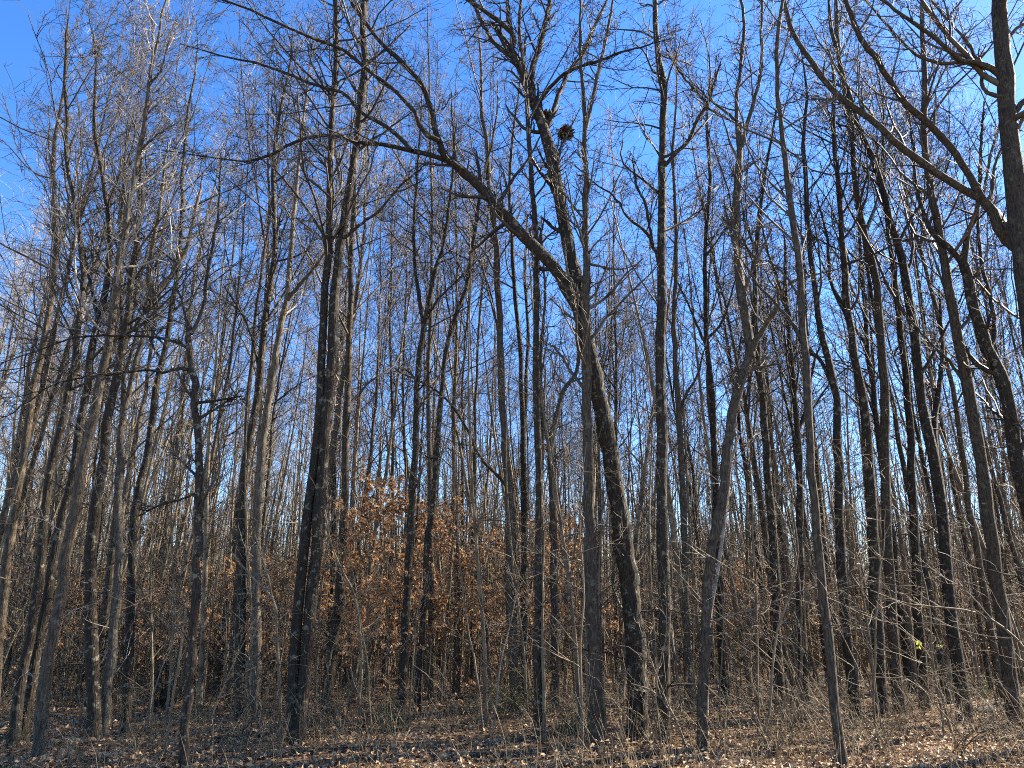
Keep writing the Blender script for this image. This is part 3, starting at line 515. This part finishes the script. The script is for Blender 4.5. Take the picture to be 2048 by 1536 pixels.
# the wood beyond, and beside the picture where the sun comes from, reads as one mass: points that carry copies of a few trees
def scatter(name, label, cat, pts, sets):
    """pts: (x, y, z, rotation, scale, which set); sets: lists of meshes"""
    a = np.array(pts, np.float32); me = bpy.data.meshes.new(name); me.vertices.add(len(a)); me.vertices.foreach_set('co', a[:, :3].ravel())
    for nm, col in (('turn', 3), ('size', 4), ('which', 5)):
        at_ = me.attributes.new(nm, 'FLOAT', 'POINT'); at_.data.foreach_set('value', np.ascontiguousarray(a[:, col]))
    o = link(name, me); tag(o, label, cat, kind='stuff')
    ng = bpy.data.node_groups.new(name, 'GeometryNodeTree'); ng.interface.new_socket('Geometry', in_out='INPUT', socket_type='NodeSocketGeometry'); ng.interface.new_socket('Geometry', in_out='OUTPUT', socket_type='NodeSocketGeometry')
    N, L = ng.nodes, ng.links; gi, go = N.new('NodeGroupInput'), N.new('NodeGroupOutput'); join = N.new('GeometryNodeJoinGeometry')
    def attr(nm): n = N.new('GeometryNodeInputNamedAttribute'); n.data_type = 'FLOAT'; n.inputs['Name'].default_value = nm; return n.outputs['Attribute']
    rot = N.new('ShaderNodeCombineXYZ'); L.new(attr('turn'), rot.inputs['Z']); er = N.new('FunctionNodeEulerToRotation'); L.new(rot.outputs[0], er.inputs[0]); size = attr('size'); which = attr('which')
    for i, meshes in enumerate(sets):
        cmp = N.new('FunctionNodeCompare'); cmp.data_type = 'FLOAT'; cmp.operation = 'EQUAL'; L.new(which, cmp.inputs[0]); cmp.inputs[1].default_value = i; cmp.inputs['Epsilon'].default_value = 0.1
        jn = N.new('GeometryNodeJoinGeometry')
        for m in meshes:
            oi = N.new('GeometryNodeObjectInfo'); oi.inputs['Object'].default_value = bpy.data.objects.new(name + '_piece', m); L.new(oi.outputs['Geometry'], jn.inputs[0])
        ip = N.new('GeometryNodeInstanceOnPoints'); L.new(gi.outputs[0], ip.inputs['Points']); L.new(cmp.outputs[0], ip.inputs['Selection']); L.new(jn.outputs[0], ip.inputs['Instance'])
        L.new(er.outputs[0], ip.inputs['Rotation']); L.new(size, ip.inputs['Scale']); L.new(ip.outputs[0], join.inputs[0])
    L.new(join.outputs[0], go.inputs[0]); md = o.modifiers.new('scatter', 'NODES'); md.node_group = ng
    return o
def far_forest():
    rng = np.random.default_rng(31); sets = []
    for i in range(6):
        tb, c, mat, tw = tree_variant(200 + i, 18.0, 'grey', 'twig_grey', lo=True); sets.append([tb.mesh('trunk', mat), c.mesh('crown', tw)])
    for v in VAR[:6]: sets.append([me for _, me in v])
    pts = []
    while len(pts) < 400:
        Y = math.sqrt(rng.uniform(62 ** 2, 175 ** 2)); x = rng.uniform(-0.82, 0.82) * Y; pts.append((x, Y, gz(x, Y), rng.uniform(0, 6.28), rng.uniform(0.75, 1.2), rng.integers(6)))
    while len(pts) < 408:
        x, y = rng.uniform(15, 55), rng.uniform(8, 45)
        if x > 0.8 * y + 6: pts.append((x, y, 0, rng.uniform(0, 6.28), rng.uniform(0.85, 1.2), 6 + rng.integers(6)))
    scatter('distant_forest', 'mass of grey bare trees closing off the wood far behind', 'forest', pts, sets)
far_forest()
def thicket():
    rng = np.random.default_rng(41); sets = []
    for i in range(7):
        n = 16; X, Y = rng.normal(0, 1.5, n), rng.normal(0, 1.5, n); H = rng.gamma(4.0, 0.75, n) + 0.7
        d = nrm(np.stack([0.07 * rng.standard_normal(n), 0.07 * rng.standard_normal(n), np.ones(n)], 1)); P = np.zeros((n, 6, 3)); P[:, 0] = np.stack([X, Y, 0 * X - 0.1], 1)
        for j in range(1, 6): d = nrm(d + 0.06 * rng.standard_normal((n, 3))); P[:, j] = P[:, j - 1] + d * (H / 5)[:, None]
        R = (0.007 + 0.004 * H)[:, None] * np.linspace(1, 0.3, 6)[None]; b = Buf(); b.tubes(P, R, 4)
        s1 = spawn(P, R, 9, 0.15, 1.0, 0.95, 0.24, 5, 0.5, rng, up=0.03, wig=0.2, rmin=0.007); b.tubes(*s1, 3)
        s2 = spawn(*s1, 4, 0.2, 1.0, 0.8, 0.5, 3, 0.7, rng, up=0.02, wig=0.2, rmin=0.0055); b.tubes(*s2, 3)
        m = 7; H = rng.uniform(6, 13, m); d = nrm(np.stack([0.05 * rng.standard_normal(m), 0.05 * rng.standard_normal(m), np.ones(m)], 1)); Q = np.zeros((m, 8, 3)); Q[:, 0] = np.stack([rng.normal(0, 2, m), rng.normal(0, 2, m), np.full(m, -0.1)], 1)
        for j in range(1, 8): d = nrm(d + 0.04 * rng.standard_normal((m, 3)) + np.array([0, 0, 0.05])); Q[:, j] = Q[:, j - 1] + d * (H / 7)[:, None]
        RQ = (0.006 * H)[:, None] * np.linspace(1, 0.2, 8)[None]; b.tubes(Q, RQ, 5)
        q1 = spawn(Q, RQ, 12, 0.3, 1.0, 0.8, 0.12, 5, 0.4, rng, up=0.08, wig=0.18, rmin=0.007); b.tubes(*q1, 3)
        q2 = spawn(*q1, 4, 0.2, 1.0, 0.8, 0.5, 3, 0.7, rng, up=0.04, wig=0.2, rmin=0.0055); b.tubes(*q2, 3)
        one = [b.mesh('thicket_stems', 'stem')]
        if i >= 2: lf = Buf(); leaf_cloud(lf, *s2, [180, 320, 560, 110, 250][i - 2], rng, (0.06, 0.11)); one.append(lf.mesh('thicket_leaves', 'dry', smooth=False, tone=True))
        sets.append(one)
    pts = []
    while len(pts) < 720:
        Y = math.sqrt(rng.uniform(21 ** 2, 110 ** 2)); a = rng.uniform(-0.8, 0.8); x = a * Y
        pts.append((x, Y, gz(x, Y), rng.uniform(0, 6.28), rng.uniform(0.75, 1.35), rng.integers(7) if a < 0.12 else rng.choice([0, 1, 0, 1, 5, 2, 6])))
    scatter('thicket', 'brown thicket of thin stems and dry leaves filling the wood behind the front trees', 'thicket', pts, sets)

# ------------------------------------------------------------------ saplings
def leaf_cloud(buf, P, R, n, rng, size=(0.055, 0.10)):
    """leaves hanging along the twigs P"""
    m, k, _ = P.shape; i = rng.integers(0, m, n); t = rng.random(n) * (k - 1.001); j = t.astype(int); f = (t - j)[:, None]
    C = P[i, j] * (1 - f) + P[i, j + 1] * f
    T = nrm(P[i, j + 1] - P[i, j]); D = nrm(T * 0.5 + 0.8 * rng.standard_normal((n, 3)) + np.array([0, 0, -0.7]))
    U = nrm(rng.standard_normal((n, 3)) + np.array([0, 0, 0.9])); ln = rng.uniform(*size, n)
    buf.leaves(C, D, U, ln, ln * rng.uniform(0.42, 0.62, n), np.clip(rng.normal(0.5, 0.25, n), 0, 1), 0.18)
thicket()
def sapling_variant(seed, H, leaves=0, mat='stem', nb=12, spread=0.34, r=0.016, lean=0.05, leaf='beech'):
    rng = np.random.default_rng(seed); pts = [np.array([0, 0, -0.06])]; d = np.array([0.0, 0, 1])
    for j in range(1, 7):
        d = nrm(d + np.array([*(2.2 * lean * rng.standard_normal(2)), 0.25])); pts.append(pts[-1] + d * H / 6)
    P, q = smooth_path(pts, 16, rng, 0.006); R = r * (1 - q / q[-1]) ** 0.8 + 0.003
    st = Buf(); st.tubes(P[None], R[None], 6)
    tw = Buf()
    b1 = spawn(P[None], R[None], nb, 0.22, 0.98, 1.1, spread, 7, 0.5, rng, up=0.03, wig=0.15, rmin=0.005, prof=0.5); tw.tubes(*b1, 4)
    b2 = spawn(*b1, 5, 0.15, 1, 0.8, 0.45, 5, 0.6, rng, up=0.02, wig=0.18, rmin=0.0038); tw.tubes(*b2, 3)
    b3 = spawn(*b2, 3, 0.15, 1, 0.75, 0.5, 3, 0.7, rng, up=0.02, wig=0.18, rmin=0.003); tw.tubes(*b3, 3)
    parts = [('stem', st.mesh('stem', mat)), ('crown', tw.mesh('crown', mat))]
    if leaves:
        lf = Buf(); leaf_cloud(lf, *b2, leaves // 3, rng); leaf_cloud(lf, *b3, leaves - leaves // 3, rng)
        parts.append(('foliage', lf.mesh('foliage', leaf, smooth=False, tone=True)))
    return parts
BEECH = [sapling_variant(300 + i, 3.6, [1500, 1000, 1850, 650, 400][i], 'stem', 15, 0.42, 0.018) for i in range(5)]
BARE = [sapling_variant(320 + i, 3.4, 0, 'stem', 8, 0.40, 0.014, 0.06) for i in range(6)]
def foot(u, Y):
    x = (u - 1024) / FPX * (Y * CP - CAM_H * SP); return (x, Y, float(gz(x, Y)))
rng = np.random.default_rng(8)
beech = []
BS = [(715,18,4.6,2),(775,20,5.6,0),(690,16,3.2,1),(845,21,5.2,2),(640,19,3.6,0),(880,20,4.6,1),(745,23,5.4,2),(810,24,5.8,0),(1090,20,4.8,1),(1000,23,4.6,3),(935,24,4.4,3),(1112,24,5.0,2),(1065,26,5.0,1),
      (500,18,3.4,1),(450,20,3.5,0),(540,22,3.8,2),(405,23,3.6,1),(330,20,3.0,3),(255,19,3.0,1),(200,21,3.3,2),(130,20,3.1,0),(62,19,3.2,1),(15,23,3.5,2),(300,25,3.6,0),(155,26,3.6,1),(90,28,3.8,2),(470,27,4,0),(590,26,4,1),
      (660,28,4.6,2),(370,29,3.9,1),(230,30,4,0),(700,30,5,0),(900,29,4.8,1),(980,31,4.8,2),(1040,33,5,0),(1150,29,4.4,3),(1240,31,4,4),(1530,27,4.2,1),(1562,31,4.4,0),(1510,35,5,2),(1540,38,5,0),
      (1395,28,3.4,4),(1760,27,3.0,4),(1850,29,3.1,4),(1660,30,3.4,3),(1950,30,3.0,4),(30,32,4.2,0),(420,34,4.2,2),(620,35,4.6,0),(780,36,5,2)]
for u, Y, H, v in BS:
    o = variant_copy('beech_sapling', BEECH[v], foot(u, Y), rng.uniform(0, 6.28), H / 3.6, 'sapling'); beech.append(o)
label_row(beech, 'copper-leaved beech sapling', 'beech saplings holding their dry leaves')
bare = []
for x, y in place(105, 11.5, 28, 0.75, -60, 2110, keep=hero_xy):
    s = rng.uniform(0.7, 1.35)
    o = variant_copy('bare_sapling', BARE[rng.integers(6)], (x, y, float(gz(x, y))), rng.uniform(0, 6.28), (s, s, s * rng.uniform(0.9, 1.2)), 'sapling'); bare.append(o)
label_row(bare, 'thin leafless sapling', 'thin leafless saplings of the understorey')

POLE = [sapling_variant(340 + i, 7.5, 0, 'stem', 13, 0.15, 0.030, 0.03) for i in range(6)]
poles = []
for x, y in place(105, 14, 32, 0.8, -60, 2110, keep=hero_xy):
    s = rng.uniform(0.7, 1.25); poles.append(variant_copy('pole_tree', POLE[rng.integers(6)], (x, y, float(gz(x, y))), rng.uniform(0, 6.28), (s, s, s * rng.uniform(0.85, 1.2)), 'tree'))
label_row(poles, 'thin pole-like young tree', 'thin young trees of the understorey')

# saplings one can trace
def traced_sapling(label, pts, w, branches, mat='stem', seed=1, nb=8, l1=0.2):
    rng = np.random.default_rng(seed); g = ground_at(*pts[0]); Y0 = float(g[1]); base = np.array([g[0], Y0, gz(g[0], Y0)])
    root = empty('traced_sapling'.replace('traced', 'pale'), base); tag(root, label, 'sapling')
    stems = []
    for k, (pp, ww) in enumerate([(pts, w)] + branches):
        q3 = [at(u, v, Y0 + (0.06 * k) * i) for i, (u, v) in enumerate(pp)]
        if k == 0: q3[0][2] = base[2] - 0.05
        P, q = smooth_path(q3, 20, rng, 0.004); P = P - base; R = 0.5 * np.linspace(ww[0], ww[1], 20) * Y0 / FPX
        b = Buf(); b.tubes(P[None], R[None], 6); b.obj('stem', mat, root); stems.append((P, R))
    c = Buf()
    for P, R in stems:
        b1 = spawn(P[None], R[None], nb, 0.3, 1, 0.9, l1, 6, 0.5, rng, up=0.02, wig=0.16, rmin=0.005, prof=0.3); c.tubes(*b1, 4)
        b2 = spawn(*b1, 5, 0.15, 1, 0.8, 0.45, 5, 0.6, rng, up=0.02, wig=0.18, rmin=0.004); c.tubes(*b2, 3)
    c.obj('crown', mat, root)
    return root
traced_sapling('forked sapling with pale sunlit arching twigs, just left of the twin-stemmed tree', [(564,1490),(560,1387),(554,1284),(548,1202),(492,1141),(444,1079)], (7, 3), [([(548,1205),(535,1150),(520,1100),(500,1040)], (4, 2)), ([(500,1150),(470,1150),(430,1165),(400,1180)], (3, 1.5))], seed=3)
traced_sapling('thin pale wavy sapling in front of the copper leaves right of the twin stems', [(716,1458),(718,1400),(723,1319),(712,1202),(684,1141),(660,1079),(650,1020)], (8, 3), [], seed=4)
traced_sapling('pale straight sapling, left one of two before the grey straight tree', [(1180,1470),(1173,1330),(1172,1200),(1170,1100),(1176,1000)], (8, 3), [], seed=5)
traced_sapling('pale straight sapling, right one of two before the grey straight tree', [(1212,1490),(1203,1350),(1197,1200),(1200,1080),(1208,980)], (8, 3), [], seed=6)
traced_sapling('very pale thin sapling leaning right along the bent pale tree', [(1412,1440),(1413,1353),(1417,1250),(1437,1131),(1454,1011),(1462,930),(1478,870)], (9, 5), [], 'twig_pale', seed=7)
traced_sapling('pale stem standing tight against the straight dark tree', [(1090,1484),(1087,1380),(1085,1250),(1086,1150),(1088,1060)], (8, 4), [], seed=8)
traced_sapling('sapling outside the right edge with a long arching branch of sunlit twigs reaching in', [(2130,1500),(2110,1420),(2080,1340),(2032,1278),(1980,1237),(1929,1220),(1861,1213),(1809,1206),(1740,1180)], (7, 2),
  [([(1985,1240),(1930,1180),(1880,1150),(1830,1110)], (2.5, 1.2)), ([(2032,1278),(1960,1270),(1890,1250),(1830,1245),(1775,1250)], (2.5, 1.2)), ([(1880,1215),(1840,1190),(1790,1170),(1725,1165)], (2, 1))], 'stem', seed=9, nb=10, l1=0.22)
traced_sapling('dead sapling leaning across the foot of the knotted dark tree, tangled pale twigs', [(1375,1500),(1352,1440),(1330,1405),(1300,1380),(1262,1368)], (5, 3), [([(1335,1410),(1310,1340),(1290,1290),(1275,1240)], (3, 1.5)), ([(1352,1440),(1320,1390),(1312,1330),(1300,1270)], (2.5, 1))], 'stem', seed=10, nb=9, l1=0.3)

# the one with a few yellow-green leaves
def lime_sapling():
    rng = np.random.default_rng(12)
    root = traced_sapling('thin sapling carrying a few bright yellow-green leaves, right of the lichen-patched tree', [(1905,1470),(1880,1380),(1862,1320),(1840,1290),(1822,1278)], (5, 2.5), [([(1862,1320),(1875,1300),(1884,1288)], (2.5, 1.5))], seed=13, nb=5, l1=0.25)
    base = np.array(root.location); Y0 = base[1]
    for i in range(11):
        u, v = (rng.normal(1833, 9), rng.normal(1286, 7)) if i < 9 else (1880 + 3 * i - 30, 1290)
        b = Buf(); b.leaves((at(u, v, Y0 + rng.normal(0, 0.05)) - base)[None], rng.standard_normal((1, 3)) + np.array([[0, 0, -0.5]]), rng.standard_normal((1, 3)) + np.array([[0, -1.0, 0.6]]), np.array([0.085]), np.array([0.06]), rng.random(1))
        b.obj('leaf', 'lime', root, smooth=False, tone=True)
lime_sapling()

# ------------------------------------------------------------------ shrubs
def shrub_variant(seed, H, n, leaves=0, mat='stalk', leaf='green', size=(0.03, 0.06)):
    rng = np.random.default_rng(seed); N = n; P = np.zeros((N, 8, 3)); d = nrm(np.concatenate([0.45 * rng.standard_normal((N, 2)), np.ones((N, 1))], 1))
    P[:, 0] = np.concatenate([0.09 * rng.standard_normal((N, 2)), np.full((N, 1), -0.03)], 1); L = H * rng.uniform(0.6, 1.25, N)[:, None] / 7
    for j in range(1, 8):
        d = nrm(d + 0.13 * rng.standard_normal((N, 3)) + np.array([0, 0, -0.075 * j * 0.6]) + 0.05 * np.concatenate([d[:, :2], np.zeros((N, 1))], 1)); P[:, j] = P[:, j - 1] + d * L
    R = np.linspace(0.0075, 0.003, 8)[None].repeat(N, 0)
    st = Buf(); st.tubes(P, R, 4); tw = Buf()
    b1 = spawn(P, R, 6, 0.2, 1, 0.9, 0.35, 5, 0.6, rng, up=0.0, wig=0.22, rmin=0.0035); tw.tubes(*b1, 3)
    b2 = spawn(*b1, 3, 0.2, 1, 0.8, 0.5, 4, 0.7, rng, up=0.0, wig=0.25, rmin=0.0028); tw.tubes(*b2, 3)
    parts = [('stems', st.mesh('stems', mat)), ('crown', tw.mesh('crown', mat))]
    if leaves: lf = Buf(); leaf_cloud(lf, *b2, leaves, rng, size); parts.append(('foliage', lf.mesh('foliage', leaf, smooth=False, tone=True)))
    return parts
SHRUB = [shrub_variant(400 + i, 1.3, 9) for i in range(4)]
GREEN = [shrub_variant(420 + i, 0.7, 12, 900, 'stalk') for i in range(2)]
shr = []
for x, y in place(30, 11, 17, 0.9, 1080, 2120) + place(22, 11, 19, 0.9, -40, 1080):
    o = variant_copy('bare_shrub', SHRUB[rng.integers(4)], (x, y, float(gz(x, y))), rng.uniform(0, 6.28), rng.uniform(0.6, 1.15), 'shrub'); shr.append(o)
label_row(shr, 'low tangled leafless shrub', 'leafless shrubs tangled along the front of the wood')
for u, v, s, v_, lab in [(1040,1440,1.15,0,'small green-leaved seedling bush at the foot of the slim bent tree'), (803,1458,1.0,1,'low green-leaved bush at the foot of the tree amid copper leaves'),
                         (1150,1478,0.7,0,'low olive-green bush on the ground before the big forked tree'), (1962,1400,1.0,1,'greenish low bush under the long arching sunlit branch')]:
    g = ground_at(u, v); o = variant_copy('green_bush', GREEN[v_], (g[0], g[1], float(gz(g[0], g[1]))), rng.uniform(0, 6), s, 'bush'); o['label'] = lab

# ------------------------------------------------------------------ nests, logs, stump
def nest(label, u, v, Y, r, seed):
    rng = np.random.default_rng(seed); c = at(u, v, Y); root = empty('squirrel_nest', c); tag(root, label, 'nest')
    n = 420; D = nrm(rng.standard_normal((n, 3))); C = D * (r * rng.uniform(0.2, 0.95, n))[:, None] * np.array([1, 1, 0.9])
    lf = Buf(); lf.leaves(C, nrm(D + 0.9 * rng.standard_normal((n, 3))), D, rng.uniform(0.07, 0.12, n), 0.05, np.clip(rng.normal(0.05, 0.1, n), 0, 1)); lf.obj('leaf_ball', 'litter', root, smooth=False, tone=True)
    m = 110; D = nrm(rng.standard_normal((m, 3)) * np.array([1, 1, 0.7])); T = nrm(np.cross(D, rng.standard_normal((m, 3))) + 0.35 * D)
    L = r * rng.uniform(0.9, 1.8, m); P = np.stack([D * r * 0.75 + T * (L * s)[:, None] for s in (-0.5, 0, 0.5)], 1)
    tw = Buf(); tw.tubes(P, np.full((m, 3), 0.005), 3); tw.obj('crown', 'twig_dark', root)
Yf = ground_at(1275, 1485)[1]
nest('dark round squirrel nest in the crown of the big forked tree', 1131, 266, Yf + 0.9, 0.165, 61)
nest('ragged darker squirrel nest tucked against the upper stem of the big forked tree', 1093, 232, Yf + 1.0, 0.11, 62)
def log(name, label, a, b, r, mat, seed):
    rng = np.random.default_rng(seed); A, B = ground_at(*a), ground_at(*b); A[2] = gz(A[0], A[1]) + r * 0.7; B[2] = gz(B[0], B[1]) + r * 0.6
    t = np.linspace(0, 1, 12)[:, None]; P = A * (1 - t) + B * t + 0.03 * rng.standard_normal((12, 3)) * np.array([1, 1, 0.5]); P[:, 1] += 0.15 * np.sin(t[:, 0] * 4)
    base = P[0].copy(); root = empty(name, base); tag(root, label, 'log'); P = P - base
    R = np.linspace(r, r * 0.55, 12) * (1 + 0.06 * rng.standard_normal(12)); R[0] *= 0.6; R[-1] *= 0.5
    bf = Buf(); bf.tubes(P[None], R[None], 9, 0.03, rng); bf.obj('trunk', mat, root)
    tw = Buf(); s = spawn(P[None], R[None], 6, 0.2, 0.95, 1.1, 0.5, 5, 0.3, rng, up=0.05, wig=0.2, rel=False); tw.tubes(*s, 4); tw.obj('broken_branches', mat, root)
log('fallen_log', 'thin pale fallen log lying on leaves at lower left', (84, 1500), (215, 1482), 0.055, 'pale', 71)
log('fallen_log', 'dark fallen log lying between the crooked tree and the twin stems', (425, 1478), (566, 1474), 0.06, 'dark', 72)
log('fallen_log', 'dark log standing in for a dark shadow on the ground near the right edge', (1955, 1425), (2090, 1412), 0.11, 'dark', 73)  # dark log shape put where a dark shadow lies
log('fallen_log', 'grey rotting log lying among leaves behind the tree amid copper leaves', (860, 1400), (960, 1392), 0.06, 'grey', 74)
def stump(label, u, v, h, r, seed):
    rng = np.random.default_rng(seed); g = ground_at(u, v); root = empty('broken_stump', (g[0], g[1], float(gz(g[0], g[1])))); tag(root, label, 'stump')
    z = np.linspace(-0.1, h, 9); P = np.stack([0.03 * rng.standard_normal(9), 0.03 * rng.standard_normal(9), z], 1); R = r * (1 + 0.7 * np.exp(-z / 0.15)) * (1 + 0.08 * rng.standard_normal(9)); R[-1] *= 0.75
    b = Buf(); b.tubes(P[None], R[None], 12, 0.06, rng); b.obj('trunk', 'dark', root)
    m = 14; th = rng.uniform(0, 6.28, m); rr = r * np.sqrt(rng.random(m)) * 0.8; S0 = np.stack([rr * np.cos(th), rr * np.sin(th), np.full(m, h - 0.12)], 1)
    P = np.stack([S0, S0 + np.array([0, 0, 0.1]), S0 + np.stack([0 * th, 0 * th, rng.uniform(0.16, 0.36, m)], 1)], 1); s = Buf(); s.tubes(P, np.array([[r * 0.35, r * 0.25, 0.004]]).repeat(m, 0), 5); s.obj('splinters', 'dark', root)
stump('dark broken stump, taller of two among brown leaves left of the crooked tree', 304, 1428, 0.75, 0.10, 81)
stump('dark squat broken stump, wider of two among brown leaves left of the crooked tree', 322, 1424, 0.45, 0.17, 82)

# ------------------------------------------------------------------ leaf litter and dead stalks
def litter():
    rng = np.random.default_rng(91); n = 70000
    Y = np.exp(rng.uniform(math.log(8.5), math.log(42), n)); X = rng.uniform(-0.80, 0.80, n) * Y
    C = np.stack([X, Y, gz(X, Y) + rng.uniform(0.004, 0.05, n)], 1)
    D = rng.standard_normal((n, 3)) * np.array([1, 1, 0.35]); U = rng.standard_normal((n, 3)) * 0.55 + np.array([0, 0, 1.0])
    ln = rng.uniform(0.05, 0.115, n); b = Buf(); b.leaves(C, D, U, ln, ln * rng.uniform(0.45, 0.75, n), np.clip(rng.normal(0.5, 0.27, n), 0, 1), 0.22)
    tag(b.obj('leaf_litter', 'litter', smooth=False, tone=True), 'carpet of dry brown leaves covering the forest floor', 'leaves', kind='stuff')
litter()
def stalks():
    rng = np.random.default_rng(93); n = 6000; Y = np.exp(rng.uniform(math.log(9.5), math.log(28), n)); X = rng.uniform(-0.8, 0.8, n) * Y
    cl = np.sin(X * 0.9 + 1) * np.cos(Y * 0.7) + 0.35 * (X > 0) + 0.5 * rng.standard_normal(n); k = cl > -0.1; X, Y = X[k], Y[k]; n = len(X)
    H = rng.gamma(3.0, 0.17, n) + 0.1; d = nrm(np.stack([0.28 * rng.standard_normal(n), 0.28 * rng.standard_normal(n), np.ones(n)], 1)); P = np.zeros((n, 5, 3)); P[:, 0] = np.stack([X, Y, gz(X, Y) - 0.02], 1)
    for j in range(1, 5):
        d = nrm(d + 0.13 * rng.standard_normal((n, 3)) + np.array([0, 0, -0.05 * j])); P[:, j] = P[:, j - 1] + d * (H / 4)[:, None]
    R = np.linspace(0.0042, 0.002, 5)[None].repeat(n, 0); b = Buf(); b.tubes(P, R, 3)
    s = spawn(P, R, 1, 0.3, 0.95, 0.7, 0.4, 3, 0.7, rng, up=0.02, wig=0.2, rmin=0.0022); b.tubes(*s, 3)
    tag(b.obj('undergrowth', 'stalk'), 'thin dry stalks and seedlings standing all over the forest floor', 'undergrowth', kind='stuff')
stalks()
